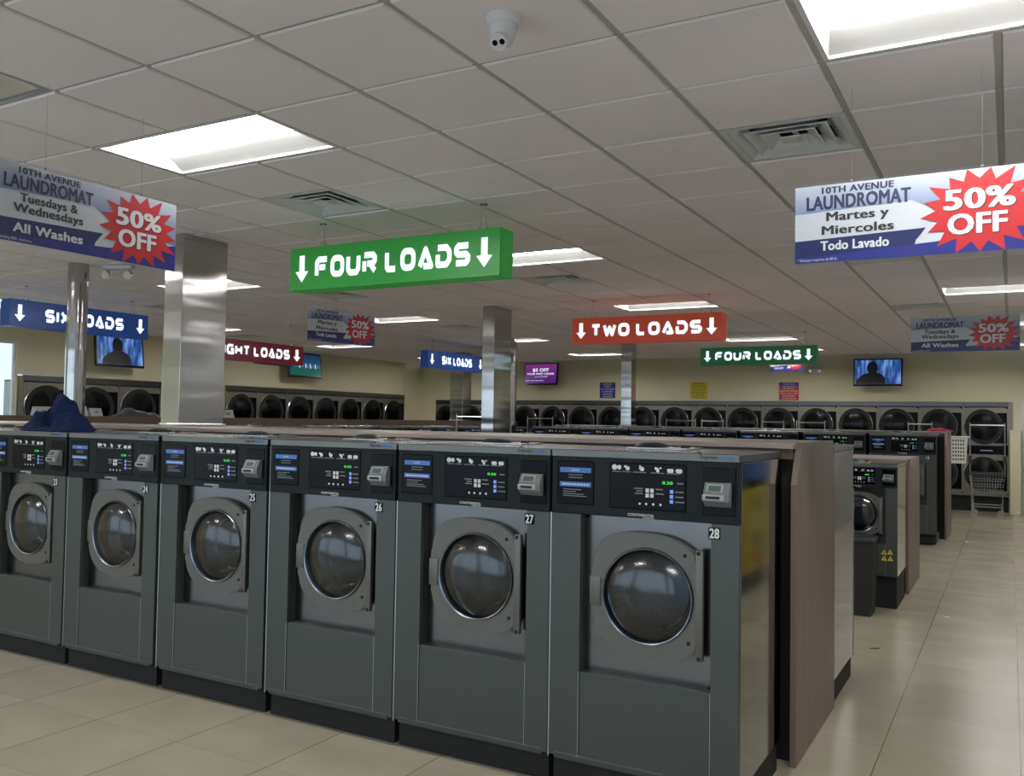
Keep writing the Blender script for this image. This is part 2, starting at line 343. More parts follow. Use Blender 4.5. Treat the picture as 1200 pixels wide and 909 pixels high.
# shop front behind the camera: glazed bays in a cream wall
fw = MB().box(XL-.15, XR+.15, YF-.12, YF, 0, .3).box(XL-.15, XR+.15, YF-.12, YF, 2.8, ZT)
for x in (XL-.15, -9.5, -5.2, -1.0, XR-.2): fw.box(x, x+.35, YF-.12, YF, .3, 2.8)
struct(fw.build('wall_front', 'wall_white'))
for n, (a, c) in enumerate(((XL+.2, -9.5), (-9.15, -5.2), (-4.85, -1.0), (-.65, XR-.2))):
    w = MB()
    for k in range(3):
        t = a+(c-a)*k/3; w.box(t, t+.05, YF-.08, YF-.03, .3, 2.8)
    w.box(a+.05, c-.05, YF-.078, YF-.032, .3, .35).box(a+.05, c-.05, YF-.078, YF-.032, 2.75, 2.8).box(c-.05, c, YF-.08, YF-.03, .3, 2.8)
    struct(w.build('window_%d' % (n+2), 'jamb_white'))
hw0 = onY(1183.5, 504, YB-.35); hw1 = onY(1196.5, 504, YB-.35)
struct(MB().box(hw0.x, hw1.x, YB-.35, YB, 0, hw0.z-.02).build('wall_stub', 'wall_cream'))
struct(MB().box(hw0.x-.01, hw1.x+.01, YB-.36, YB, hw0.z-.02, hw0.z).build('trim_2', 'jamb_white'))
# ------------------------------------------------------------------ ceiling fixtures
def troffer(name, label, lit):
    w, d = 2*GC-2*ht, GC-2*ht; t = thing(name, label, 'ceiling light')
    MB().box(0, w, 0, .02, 0, .014).box(0, w, d-.02, d, 0, .014).box(0, .02, .02, d-.02, 0, .014).box(w-.02, w, .02, d-.02, 0, .014).build('frame', 'fixture_white' if lit else 'steel_plain', t)
    b_ = MB(); z1 = .085
    for (a, c) in (((.02, .02), (.17, z1)), ((d-.02, .02), (d-.17, z1))):     # sloped side reflectors
        b_.bm.faces.new([b_.bm.verts.new(p) for p in ((.02, a[0], .012), (w-.02, a[0], .012), (w-.05, c[0], z1), (.05, c[0], z1))])
    for x, xi in ((.02, .05), (w-.02, w-.05)):
        b_.bm.faces.new([b_.bm.verts.new(p) for p in ((x, .02, .012), (x, d-.02, .012), (xi, d-.17, z1), (xi, .17, z1))])
    b_.build('reflector', 'fixture_reflector' if lit else 'steel_plain', t)
    if lit: MB().box(.05, w-.05, .168, d-.168, z1-.025, z1+.005, .012).build('lens', 'fixture_lens', t)
    else:
        MB().box(.05, w-.05, .17, d-.17, z1, z1+.005).build('housing', 'vent_dark', t)
        for y in (.2, .3, .4): MB().cyl((.06, y-.015, z1-.022), (w-.06, y-.015, z1-.022), .014).smooth().build('tube', 'white_plastic', t)
    return t
lit0 = None
names = {5: 'above the right aisle', -1: 'in the centre line', -8: 'in the left line', -15: 'along the left wall'}
rown = {-5: 'behind the camera', 1: 'nearest the front', 7: 'second from the front', 13: 'third from the front', 19: 'fourth from the front', 21: 'fourth from the front', 25: 'farthest back'}
for (i, j), lit in LIGHTS.items():
    w, d = gx(j+2)-gx(j)-2*ht, gy(i+1)-gy(i)-2*ht
    lab = 'bright recessed ceiling light %s, %s' % (names.get(j, ''), rown.get(i, '')) if lit else 'unlit recessed light with polished reflector at upper left'
    if not lit: o = troffer('ceiling_light', lab, False)
    elif lit0 is None: o = lit0 = troffer('ceiling_light', lab, True)
    else: o = dup(lit0, (0, 0, 0), 0, lab)
    o['group'] = 'recessed ceiling lights'; o.location = (gx(j)+ht, gy(i)+ht, CEIL-.003); o.scale = (w/(2*GC-2*ht), d/(GC-2*ht), 1)
def vent():
    t = thing('ceiling_vent', '', 'ceiling vent', group='square ceiling air vents'); s = GC-2*ht
    MB().box(0, s, 0, .03, 0, .01).box(0, s, s-.03, s, 0, .01).box(0, .03, .03, s-.03, 0, .01).box(s-.03, s, .03, s-.03, 0, .01).build('frame', 'vent_white', t)
    for k, (a, b_) in enumerate(((.035, .105), (.10, .17), (.165, .225))):   # flared square louvres
        q = MB(); z0, z1 = .0, .045
        for sx, sy in ((1, 0), (-1, 0), (0, 1), (0, -1)):
            def P(u, v, z):
                if sx == 1: return (u, v, z)
                if sx == -1: return (s-u, v, z)
                if sy == 1: return (v, u, z)
                return (v, s-u, z)
            q.bm.faces.new([q.bm.verts.new(P(*p)) for p in ((b_, b_, z1), (b_, s-b_, z1), (a, s-a, z0), (a, a, z0))])
            q.bm.faces.new([q.bm.verts.new(P(*p)) for p in ((a, a, z0), (a, s-a, z0), (a-.006, s-a+.006, z0+.004), (a-.006, a-.006, z0+.004))])
        q.build('louvre', 'vent_white', t)
    MB().box(s/2-.05, s/2+.05, s/2-.05, s/2+.05, .0, .006).build('centre_plate', 'vent_white', t)
    MB().box(0, s, 0, s, .10, .105).build('duct', 'vent_dark', t)
    MB().box(.06, s-.06, s/2-.008, s/2+.008, .05, .07).box(s/2-.008, s/2+.008, .06, s-.06, .05, .07).build('support_bar', 'vent_white', t)
    return t
vl = ['open square ceiling vent in front of the right banner', 'square ceiling vent just behind the nearest left light, ahead of the green sign', 'square ceiling vent right of the big green sign', 'square ceiling vent seen under the big green sign', 'square ceiling vent right behind the right banner', 'square ceiling vent above the far right banner',
      'square ceiling vent left of the wide steel column', 'dusty square ceiling vent above the small blue sign', 'square ceiling vent far left near the maroon sign', 'square ceiling vent right of the hanging blue and red banner', 'square ceiling vent above the purple screen']
v0 = None
for (i, j), l in zip(VENTS, vl):
    o = v0 = vent() if v0 is None else v0
    if l != vl[0]: o = dup(v0, (0, 0, 0))
    o['label'] = l; o.location = (gx(j)+ht, gy(i)+ht, CEIL-.003); o.scale = ((gx(j+1)-gx(j)-2*ht)/(GC-2*ht), (gy(i+1)-gy(i)-2*ht)/(GC-2*ht), 1)
# security camera
p = back(590, 20); p = Vector((0, 0, CAM_H))+p*((CEIL-.007-CAM_H)/p.z)
t = thing('security_camera', 'white dome security camera mounted on the ceiling tile', 'security camera', p)
MB().lathe([(.001, 0), (.062, 0), (.062, -.012), (.052, -.03), (.049, -.03)], (0, 0, 0), 'z').smooth().build('mounting_ring', 'white_plastic', t)
MB().lathe([(.050, -.028), (.047, -.055), (.040, -.075), (.028, -.088)], (0, 0, 0), 'z').smooth().build('housing', 'white_plastic', t)
aim = Vector((.05, -.75, -.62)).normalized()
e_ = MB().sphere((0, 0, -.075), .038, 3).cyl(Vector((0, 0, -.075)), Vector((0, 0, -.075))+aim*.045, .031, 24).smooth().build('camera_ball', 'white_plastic', t)
sd = aim.cross(Vector((0, 0, 1))).normalized(); q = Vector((0, 0, -.075))+aim*.046
MB().cyl(q+sd*.014-aim*.002, q+sd*.014+aim*.002, .010, 16).build('lens', 'black_gloss', e_)
MB().cyl(q-sd*.014-aim*.002, q-sd*.014+aim*.002, .010, 16).build('lens', 'black_gloss', e_)
# ------------------------------------------------------------------ bulkheads between washer rows
def bulkhead(name, label, x0, x1, y0, y1, h, ends=True):
    t = thing(name, label, 'partition', (0, 0, 0))
    MB().box(x0, x1-.03, y0+.05, y1-.05, 0, h-.035).build('core', 'black_matte', t)
    MB().box(x0, x1-.028, y0, y0+.02, h-.08, h-.03).box(x0, x1-.028, y1-.02, y1, h-.08, h-.03).build('fascia', 'wood_edge', t)
    MB().box(x0, x1-.02, y0-.02, y1+.01, h-.03, h-.003, .003).build('worktop', 'wood_top', t)
    a, b_ = y0-.03, y1+.02
    MB().prism([(a, 0), (b_, 0), (b_, h-.2), (b_-.06, h-.03), (b_-.06, h), (a+.09, h), (a+.09, h-.03), (a, h-.2)], x1-.0275, x1, 'x').build('end_panel', 'wood_laminate', t)
    return t
bulkhead('wooden_partition', 'wood-topped partition with a wood end panel behind the front washer row', -8.9, -.89, 4.40, 5.40, 1.535)
bulkhead('wooden_partition', 'low wood partition behind the small washer with warning stickers', -7.0, -.86, 9.42, 10.55, 1.30)
bulkhead('wooden_partition', 'far wood partition behind the third washer row', -7.1, -.80, 14.22, 15.3, 1.55)
# long island at the left, running front to back
t = thing('wooden_partition', 'long dark brown partition of the left island, seen over the front washers', 'partition')
MB().box(-10.30, -10.02, 4.6, 18.0, 0, 1.44).build('core', 'black_matte', t)
MB().box(-10.34, -9.98, 4.6, 18.0, 1.44, 1.585).build('fascia', 'wood_edge', t)
# ------------------------------------------------------------------ steel columns
def box_col(label, x0, x1, y0, y1, z0):
    t = thing('steel_column', label, 'column', ((x0+x1)/2, (y0+y1)/2, z0)); a, b_ = (x1-x0)/2, (y1-y0)/2
    MB().box(-a, a, -b_, b_, .02, CEIL-.008-z0, .004).build('cladding', 'column_steel', t)
    MB().box(-a-.012, a+.012, -b_-.012, b_+.012, 0, .02, .003).build('base_collar', 'steel_plain', t)
def round_col(label, x, y, r, z0):
    t = thing('steel_column', label, 'column', (x, y, z0))
    MB().cyl((0, 0, 0), (0, 0, CEIL-.008-z0), r, 48).smooth().build('cladding', 'column_steel', t)
    MB().cyl((0, 0, 0), (0, 0, .03), r+.012, 48).smooth().build('base_collar', 'steel_plain', t)
box_col('wide polished steel box column beside the left banner', -5.846, -5.64, 4.74, 5.19, 1.533)
round_col('round polished steel column in front of the left blue sign', -7.755, 5.30, .092, 1.533)
box_col('square steel column between the small blue sign and the red sign', -5.785, -5.61, 9.5, 9.93, 1.298)
round_col('round steel column close behind the square steel column in the middle', -7.72, 13.6, .14, 0)
box_col('steel box column under the small blue sign', -10.47, -10.15, 15.9, 16.24, 1.585)
box_col('steel box column under the red sign', -6.19, -5.99, 15.05, 15.28, 1.548)
# ------------------------------------------------------------------ front-load washers
def washer(name, label, sx=1.0, base=.136, H=1.497, small=False, group=None, number=None, badge=True):
    """front at y=0, left edge x=0; z runs through Z() so a smaller machine keeps the layout"""
    w = .857*sx; sz = (H-base)/(1.497-.136)
    def X(x): return x*sx
    def Z(z): return base+(z-.136)*sz
    t = thing(name, label, 'washing machine', group=group); D = .74
    # cabinet shell (open front so that the drum can be seen)
    MB().box(0, .012, .022, D, base, Z(1.462), .002).box(w-.012, w, .022, D, base, Z(1.462), .002).box(.012, w-.012, D-.012, D, base, Z(1.462)).box(.012, w-.012, .022, D-.012, base, base+.012).build('cabinet', 'stainless', t)
    MB().box(0, w, -.004, D, Z(1.464), Z(1.497), .004).build('top_cover', 'stainless_face' if not small else 'stainless', t)
    MB().box(.004, w-.004, -.006, 0, Z(1.466), Z(1.495), .001).build('top_strip', 'strip_grey', t)
    # base
    bz = base if small else .125
    MB().box(.01, w-.01, .04, D-.03, 0, bz-.002).build('base', 'black_matte', t)
    if not small: MB().box(.026, w-.026, -.003, .035, .121, .155, .008).build('skirt', 'skirt_grey', t)
    else: MB().box(X(.1), X(.72), -.003, .012, base+.012, base+.03, .003).build('skirt', 'skirt_grey', t)
    # front panels around the recessed door plate
    L, R_, B, T = X(.147), X(.737), Z(.52), Z(1.211)
    MB().box(.002, L, 0, .022, base, T, .002).build('left_panel', 'washer_grey', t)
    MB().box(R_, w-.002, 0, .022, base, T, .002).build('right_panel', 'washer_grey', t)
    MB().box(L+.003, R_-.003, .001, .022, base, B, .002).build('lower_panel', 'washer_grey', t)
    MB().box(-.002, .004, -.002, .004, base-.01, T).build('edge_strip', 'seam_highlight', t)  # stainless edge, its caught highlight put into the pale colour
    MB().box(L-.003, L, -.002, .0, base, B).box(R_-.0015, R_+.001, -.0015, 0, base, B).build('seam', 'seam_highlight', t)  # pale seam lines, highlight put into their colour
    N = 72; cx, cz = X(.4515), Z(.8795); rg = .207*sx
    rect = ray_loop([(L, B), (R_, B), (R_, T), (L, T)], (cx, cz), N)
    MB().ringplate(rect, circ((cx, cz), rg*.97, N), .062, .066).build('recess_plate', 'stainless_face', t)
    MB().box(L, L+.002, .02, .062, B, T).box(R_-.002, R_, .02, .062, B, T).box(L, R_, .02, .062, B-.002, B).build('recess_rim', 'washer_grey', t)
    # drum
    dr = MB().lathe([(rg*.97, .066), (rg*1.3, .09), (rg*1.32, .50), (rg*1.2, .54), (.004, .55)], (cx, 0, cz), 'y', 48).smooth().build('drum', 'drum_steel', t)
    lf = MB()
    for k in range(3):
        a = .5+2*math.pi*k/3; c_, s_ = math.cos(a), math.sin(a); rr_ = rg*1.3
        lf.bm.faces.new([lf.bm.verts.new((cx+c_*q1-s_*q2, y, cz+s_*q1+c_*q2)) for q1, q2, y in ((rr_, -.04, .12), (rr_-.07, 0, .12), (rr_-.07, 0, .5), (rr_, -.04, .5))])
        lf.bm.faces.new([lf.bm.verts.new((cx+c_*q1-s_*q2, y, cz+s_*q1+c_*q2)) for q1, q2, y in ((rr_, .04, .12), (rr_-.07, 0, .12), (rr_-.07, 0, .5), (rr_, .04, .5))])
    lf.build('lifter', 'drum_steel', dr)
    # door
    out = [(.190, .879), (.197, .99), (.213, 1.06), (.25, 1.115), (.32, 1.14), (.438, 1.150), (.55, 1.138), (.625, 1.108), (.664, 1.07), (.676, .98), (.679, .879), (.676, .75), (.667, .672), (.62, .633), (.54, .617), (.444, .613), (.34, .625), (.265, .66), (.215, .715), (.196, .79)]
    out = ray_loop([(X(a), Z(c)) for a, c in catmull(out)], (cx, cz), N)
    dp = MB().ringplate(out, circ((cx, cz), rg, N), .022, .060)
    ed = [e for e in dp.bm.edges if abs(e.verts[0].co.y-.022) < 1e-4 and abs(e.verts[1].co.y-.022) < 1e-4 and max((Vector((v.co.x-cx, v.co.z-cz)).length for v in e.verts)) > rg*1.03 and len([1 for f in e.link_faces if abs(f.normal.y) < .5 or True]) and all(Vector((v.co.x-cx, v.co.z-cz)).length > rg*1.03 for v in e.verts)]
    bmesh.ops.bevel(dp.bm, geom=ed, offset=.006, segments=2, affect='EDGES')
    door = dp.smooth().build('door', 'door_metal', t)
    MB().lathe([(rg*1.0, .060), (rg*1.0, .014), (rg*.985, .009), (rg*.955, .012), (rg*.94, .03), (rg*.93, .058)], (cx, 0, cz), 'y', 64).smooth().build('porthole_ring', 'ring_steel', door)
    MB().lathe([(rg*.94, .03), (rg*.8, .012), (rg*.6, -.002), (rg*.35, -.011), (.003, -.014)], (cx, 0, cz), 'y', 48).smooth().build('porthole_glass', 'washer_glass', door)
    MB().lathe([(rg*.93, .05), (rg*.80, .11), (rg*.74, .15), (rg*.70, .155)], (cx, 0, cz), 'y', 48).smooth().build('inner_bowl', 'bowl_glass', door)
    MB().lathe([(rg*.97, .066), (rg*.955, .08), (rg*.88, .085), (rg*.86, .095)], (cx, 0, cz), 'y', 48).smooth().build('gasket', 'rubber', door)
    MB().box(X(.670), X(.704), .002, .026, Z(.64), Z(1.096), .005).smooth().build('handle', 'door_metal', door)
    for bx, bz_, y in ((.619, 1.066, .020), (.637, .703, .020), (.684, 1.083, .0), (.687, .650, .0)): MB().cyl((X(bx), y, Z(bz_)), (X(bx), y+.01, Z(bz_)), .0085*sx, 14).build('bolt', 'black_matte', door)
    MB().box(X(.186), X(.238), .016, .05, Z(.813), Z(.943), .004).smooth().build('hinge', 'door_metal', door)
    # control panel
    cp = MB().box(.004, w-.004, -.004, .02, Z(1.211), Z(1.466), .004).build('control_panel', 'charcoal_panel', t)
    MB().box(X(.031), X(.211), -.008, -.003, Z(1.254), Z(1.447), .004).build('instruction_plate', 'black_gloss', cp)
    MB().box(X(.286), X(.631), -.008, -.003, Z(1.250), Z(1.448), .004).build('display_plate', 'black_gloss', cp)
    MB().box(X(.703), X(.840), -.008, -.003, Z(1.245), Z(1.441), .003).build('reader_plate', 'black_gloss', cp)
    y = -.0088
    MB().box(X(.046), X(.198), y, y+.001, Z(1.395), Z(1.417)).box(X(.046), X(.198), y, y+.001, Z(1.332), Z(1.353)).build('blue_label', 'blue_label', cp)
    y2 = -.0095; q = MB(); fit_text(q, 'LOAD', X(.103), X(.141), y2, Z(1.406), .014*sz, .01)
    for k in range(9): q.box(X(.058+k*.0148), X(.069+k*.0148), y2, y2+.0005, Z(1.339), Z(1.346))
    q.build('label_print', 'white_print', cp)
    q = MB()
    for zz, a, c in ((1.383, .088, .158), (1.371, .088, .155), (1.318, .062, .150), (1.308, .062, .125), (1.298, .062, .163), (1.289, .062, .178)): q.box(X(a), X(c), y, y+.0008, Z(zz), Z(zz+.0035))
    for zz, a, c in ((1.337, .400, .440), (1.327, .412, .440), (1.316, .405, .440), (1.337, .498, .53), (1.318, .498, .535), (1.330, .585, .62), (1.309, .585, .62), (1.288, .585, .625), (1.366, .592, .618)): q.box(X(a), X(c), y, y+.0008, Z(zz), Z(zz+.005))
    for a in (.300, .345, .395, .475, .545): q.box(X(a), X(a+.04+.02*(a > .39)), y, y+.0008, Z(1.407), Z(1.4105))
    q.build('fine_print', 'grey_print', cp)
    def disc(mb, x, z, r, n=14): mb.prism([(X(x)+r*sx*math.cos(2*math.pi*k/n), Z(z)+r*sx*math.sin(2*math.pi*k/n)) for k in range(n)], y, y+.001)
    def bar(mb, a, c, z0_, z1_): mb.box(X(a), X(c), y, y+.001, Z(z0_), Z(z1_))
    for dsc, brs in ((((.309, 1.427, .012), (.331, 1.427, .010)), ((.309, .331, 1.424, 1.430),)), (((.359, 1.432, .005), (.370, 1.424, .0095)), ((.353, .366, 1.428, 1.434),)), (((.436, 1.423, .0095),), ((.423, .431, 1.421, 1.438),)),
                     (((.498, 1.428, .006), (.507, 1.417, .006), (.519, 1.43, .004)), ((.500, .512, 1.415, 1.430),)), (((.556, 1.421, .0085), (.568, 1.421, .0085)), ((.552, .574, 1.412, 1.421),)), (((.594, 1.421, .0085), (.606, 1.421, .0085)), ((.590, .613, 1.412, 1.421),))):
        q = MB()
        for d_ in dsc: disc(q, *d_)
        for b2 in brs: bar(q, *b2)
        q.build('pictogram', 'white_print', cp)
    for c in (.427, .456, .488, .520): q = MB(); disc(q, c, 1.275, .0052); q.build('button', 'white_print', cp)
    q = MB(); fit_text(q, '0.50', X(.527), X(.574), y, Z(1.369), .017*sz, .02) if not small else q.box(X(.527), X(.57), y, y+.001, Z(1.363), Z(1.375)); q.build('price_display', 'green_led', cp)
    for a in (.453, .474):
        for c in (1.333, 1.312): MB().box(X(a), X(a+.015), y, y+.001, Z(c-.0085), Z(c+.0085)).build('key', 'key_white', cp)
    for c in (1.333, 1.312, 1.291): MB().box(X(.561), X(.576), y, y+.001, Z(c-.0075), Z(c+.0075)).build('indicator', 'blue_led', cp)
    # card reader: a wedge that leans out at the bottom
    rd = MB().prism([(-.004, 1.381), (-.024, 1.379), (-.046, 1.338), (-.046, 1.306), (-.022, 1.283), (-.004, 1.281)], X(.716), X(.823), 'x')
    for v in rd.bm.verts: v.co.z = Z(v.co.z)
    rd = rd.build('card_reader', 'reader_grey', t)
    MB().prism([(-.0285, Z(1.374)), (-.0445, Z(1.345)), (-.040, Z(1.343)), (-.024, Z(1.372))], X(.728), X(.794), 'x').build('screen_frame', 'reader_ring', rd)
    MB().prism([(-.0325, Z(1.370)), (-.0445, Z(1.349)), (-.040, Z(1.347)), (-.030, Z(1.368))], X(.735), X(.787), 'x').build('reader_screen', 'lcd_green', rd)
    MB().box(X(.712), X(.803), -.052, -.044, Z(1.309), Z(1.333), .0035, 3).build('slot_ring', 'reader_ring', rd)
    MB().box(X(.728), X(.786), -.0535, -.050, Z(1.316), Z(1.327)).build('card_slot', 'black_matte', rd)
    # badges
    q = MB(); fit_text(q, 'CONTINENTAL', X(.372), X(.492), -.0055, Z(1.226), .016*sz, .015); fit_text(q, 'GIRBAU', X(.44), X(.488), -.0055, Z(1.2155), .008, .015); q.build('maker_badge', 'white_print', t)
    q = MB(); fit_text(q, 'Express', X(.690), X(.762), -.0075, Z(1.482), .021*sz, .02); q.build('model_badge', 'logo_black', t)
    q = MB(); fit_text(q, 'Wash', X(.764), X(.832), -.0075, Z(1.483), .021*sz, .03); q.build('model_badge', 'logo_blue', t)
    # lids and fittings on the top cover
    zt_ = Z(1.497)
    MB().box(w*.26, w*.60, .34, .60, zt_, zt_+.008, .002).build('hatch', 'steel_plain', t)
    MB().lathe([(.003, .026), (.045, .024), (.075, .012), (.085, 0)], (w*.36, .45, zt_+.006), 'z', 28).smooth().build('dispenser_lid', 'charcoal_panel', t)
    MB().cyl((w*.55, .46, zt_+.004), (w*.55, .46, zt_+.02), .022, 16).cyl((w*.78, .06, zt_), (w*.78, .06, zt_+.004), .008, 12).build('vent_cap', 'rubber', t)
    KIDS[t.name] = [c for c in COL.objects if c.parent == t]
    return t
def number(t, n, w, z, y=-.002):
    # black square sticker with white figures
    o = MB().box(w-.131, w-.081, y, y+.0015, z-.048, z).build('number_sticker', 'black_gloss', t)
    q = MB(); fit_text(q, str(n), w-.127, w-.085, y-.001, z-.024, .056, .03); q.build('figures', 'white_print', o)
edges = [-.953, -1.814, -2.676, -3.546, -4.433, -5.32, -6.19, -7.07, -7.95]
W28 = None
words = {28: 'rightmost of the front row', 27: 'second from the right in the front row', 26: 'third from the right in the front row', 25: 'in the front row, left of machine 26', 24: 'in the front row', 23: 'at the left edge of the front row', 22: 'cut off at the left edge'}
for k in range(7):
    n = 28-k; c = (edges[k]+edges[k+1])/2; lab = 'grey steel front-load washer numbered %d, %s' % (n, words[n])
    if W28 is None: W28 = washer('washing_machine', lab, group='front row washers'); o = W28
    else: o = dup(W28, (0, 0, 0), 0, lab)
    o.location = (c-.4285, 3.6, 0); number(o, n, .857, 1.196)
proto = W28
# rear machine of the first island (its polished side shows past the wood panel)
def rear(label, x_right, y_front, z=0, group=None):
    return dup(proto, (x_right-.857+.857, y_front, z), math.pi, label, group)
rear('rear-facing washer whose polished steel side shows behind the front wood panel', -.90, 6.20)
rear('rear-facing washer whose steel side shows behind the far wood panel', -.90, 16.05)
# third row
r3 = [1099, 1017, 938, 865, 798, 736.7, 679, 625]
for k in range(7):
    x1, x0 = onY(r3[k], 507, 13.4).x, onY(r3[k+1], 504, 13.4).x
    o = dup(proto, ((x0+x1)/2-.4285, 13.4, .022), 0, 'grey washer in the far row, %s counting from its right end' % ORD[k+1], 'third row washers')
    number(o, 15-k, .857, 1.196)
# left island, machines facing right
for k in range(12):
    dup(proto, (-9.24, 6.6+k*.88, -.02), math.pi/2, 'washer on the left island facing right, %s from its front end' % ORD[k+1], 'left island washers')
# second row: smaller machine with yellow warning stickers
sxs = .70/.857
ws = washer('washing_machine', 'small grey washer with four yellow warning stickers at the end of the second row', sxs, .285, 1.275, True)
xr = onY(1051, 600, 8.55).x; xr = -.875; ws.location = (xr-.70, 8.55, 0)
q = MB()
for (px, py) in ((1036, 647), (1043, 647), (1036, 654), (1043.5, 654.5)):
    c = onY(px, py, 8.55); a = c.x-(xr-.70); z = c.z; r = .024
    q.prism([(a-r, z-r*.8), (a+r, z-r*.8), (a, z+r)], -.0015, 0)
st = q.build('warning_sticker', 'yellow_sticker', ws)
q = MB()
for (px, py) in ((1036, 647), (1043, 647), (1036, 654), (1043.5, 654.5)):
    c = onY(px, py, 8.55); a = c.x-(xr-.70); z = c.z; q.box(a-.003, a+.003, -.0025, -.0015, z-.012, z+.008)
q.build('warning_mark', 'logo_black', st)
KIDS[ws.name] = [c for c in COL.objects if c.parent == ws and c != st]
dup(ws, (xr-.70-.72, 8.55, 0), 0, 'small grey washer beside the one with yellow warning stickers')
# black bin in front of the second-row washers
c = onY(1002, 650, 8.2)
t = thing('trash_bin', 'black plastic bin standing in front of the small washer row', 'bin', (c.x, 8.25, 0))
MB().prism([(-.14, 0), (.14, 0), (.16, .62), (-.16, .62)], -.14, .14).build('body', 'rubber', t)
MB().box(-.17, .17, -.15, .15, .62, .66, .01).build('rim', 'cart_dark', t)
# ------------------------------------------------------------------ stacked tumble dryers
def dryer(label):
    w = .80; t = thing('stacked_dryer', label, 'dryer', group='stacked tumble dryers')
    MB().box(0, w, .06, .5, 0, .3).build('base', 'black_matte', t)
    N = 48; cx = .36
    for zc, z0, z1 in ((1.63, 1.27, 2.0), (.72, .33, 1.10)):
        fr = MB().ringplate(ray_loop([(.004, z0), (w-.004, z0), (w-.004, z1), (.004, z1)], (cx, zc), N), circ((cx, zc), .30, N), 0, .03).build('front_panel', 'dryer_steel', t)
        MB().box(.006, w-.006, .03, .5, z0, z1-.001).build('cabinet', 'black_matte', fr) if False else None
        dr = MB().ringplate(circ((cx, zc), .335, N), circ((cx, zc), .265, N), -.03, 0)
        d_ = dr.build('door', 'black_matte', t)
        MB().lathe([(.335, -.018), (.343, -.012), (.343, 0)], (cx, 0, zc), 'y', 48).smooth().build('door_trim', 'steel_plain', d_)
        MB().lathe([(.278, -.02), (.20, -.034), (.1, -.044), (.003, -.046)], (cx, 0, zc), 'y', 40).smooth().build('door_glass', 'dryer_glass', d_)
        MB().lathe([(.30, .03), (.33, .06), (.33, .42), (.003, .43)], (cx, 0, zc), 'y', 32).smooth().build('drum', 'dryer_drum', t)
        MB().box(.50, w-.03, -.006, .0, zc-.31, zc+.27).build('control_panel', 'black_gloss', t)
    MB().box(.004, w-.004, 0, .03, 1.10, 1.27).build('coin_panel', 'black_gloss', t)
    MB().box(.30, .52, -.004, 0, 1.165, 1.185).build('badge', 'steel_plain', t)
    MB().box(.004, w-.004, .0, .02, .30, .33).build('kick_strip', 'dryer_steel', t)
    MB().box(0, w, -.01, .02, 2.02, 2.11, .003).build('top_trim', 'stainless_face', t)
    MB().box(0, w, .005, .02, 2.0, 2.02).build('top_gap', 'black_matte', t)
    MB().box(0, .01, -.01, .5, .3, 2.02).box(w-.01, w, -.01, .5, .3, 2.02).build('side_panel', 'dryer_steel', t)
    MB().box(.01, w-.01, .48, .5, .3, 2.02).box(0, w, .02, .5, 2.02, 2.04).build('cabinet_back', 'black_matte', t)
    KIDS[t.name] = [c for c in COL.objects if c.parent == t]
    return t
d0 = None; nd_ = 17; pitch = (bxr-bxl)/nd_
for k in range(nd_):
    lab = 'stacked steel dryer on the back wall, %s from the right end' % ORD[k+1]
    if d0 is None: d0 = dryer(lab); o = d0
    else: o = dup(d0, (0, 0, 0), 0, lab)
    o.location = (bxr-pitch*(k+1), DYB, 0); o.scale = (pitch/.80, 1, 1)
for g_, (ya, yb, n) in enumerate(lg):
    pt = (yb-ya)/n
    for k in range(n):
        o = dup(d0, (DXL, ya+pt*k, 0), math.pi/2, 'stacked steel dryer on the left wall, %s of the %s group' % (ORD[k+1], ('nearer', 'farther')[g_]))
        o.scale = (pt/.80, 1, 1.05)
# steel end posts of the dryer banks
tag(MB().box(bxr+.003, bxr+.07, DYB-.02, YB+.1, 0, 2.11).build('end_post', 'dryer_steel'), 'steel end post at the right end of the back wall dryers', 'post')
tag(MB().box(XL-.1, DXL+.02, lg[0][0]-.07, lg[0][0]-.003, 0, 2.2).build('end_post', 'dryer_steel'), 'steel end post at the front end of the left wall dryers', 'post')
# ------------------------------------------------------------------ illuminated load signs
def stroke(mb, pts, t, y, y1, closed=False):
    P = pts+[pts[0]] if closed else pts
    for (x0, z0), (x1, z1) in zip(P, P[1:]):
        d = Vector((x1-x0, z1-z0)); d.normalize(); n = Vector((-d.y, d.x))*t/2
        mb.prism([(x0+n.x, z0+n.y), (x1+n.x, z1+n.y), (x1-n.x, z1-n.y), (x0-n.x, z0-n.y)], y, y1)
    for (x, z) in (P[1:-1] if not closed else P[1:]): mb.prism([(x+t/2*math.cos(a*math.pi/6), z+t/2*math.sin(a*math.pi/6)) for a in range(12)], y+.0002, y1)
def rr(x0, x1, z0, z1, r): 
    o = []
    for cx, cz, a0 in ((x1-r, z1-r, 0), (x0+r, z1-r, 90), (x0+r, z0+r, 180), (x1-r, z0+r, 270)):
        for k in range(4): a = math.radians(a0+30*k); o.append((cx+r*math.cos(a), cz+r*math.sin(a)))
    return o
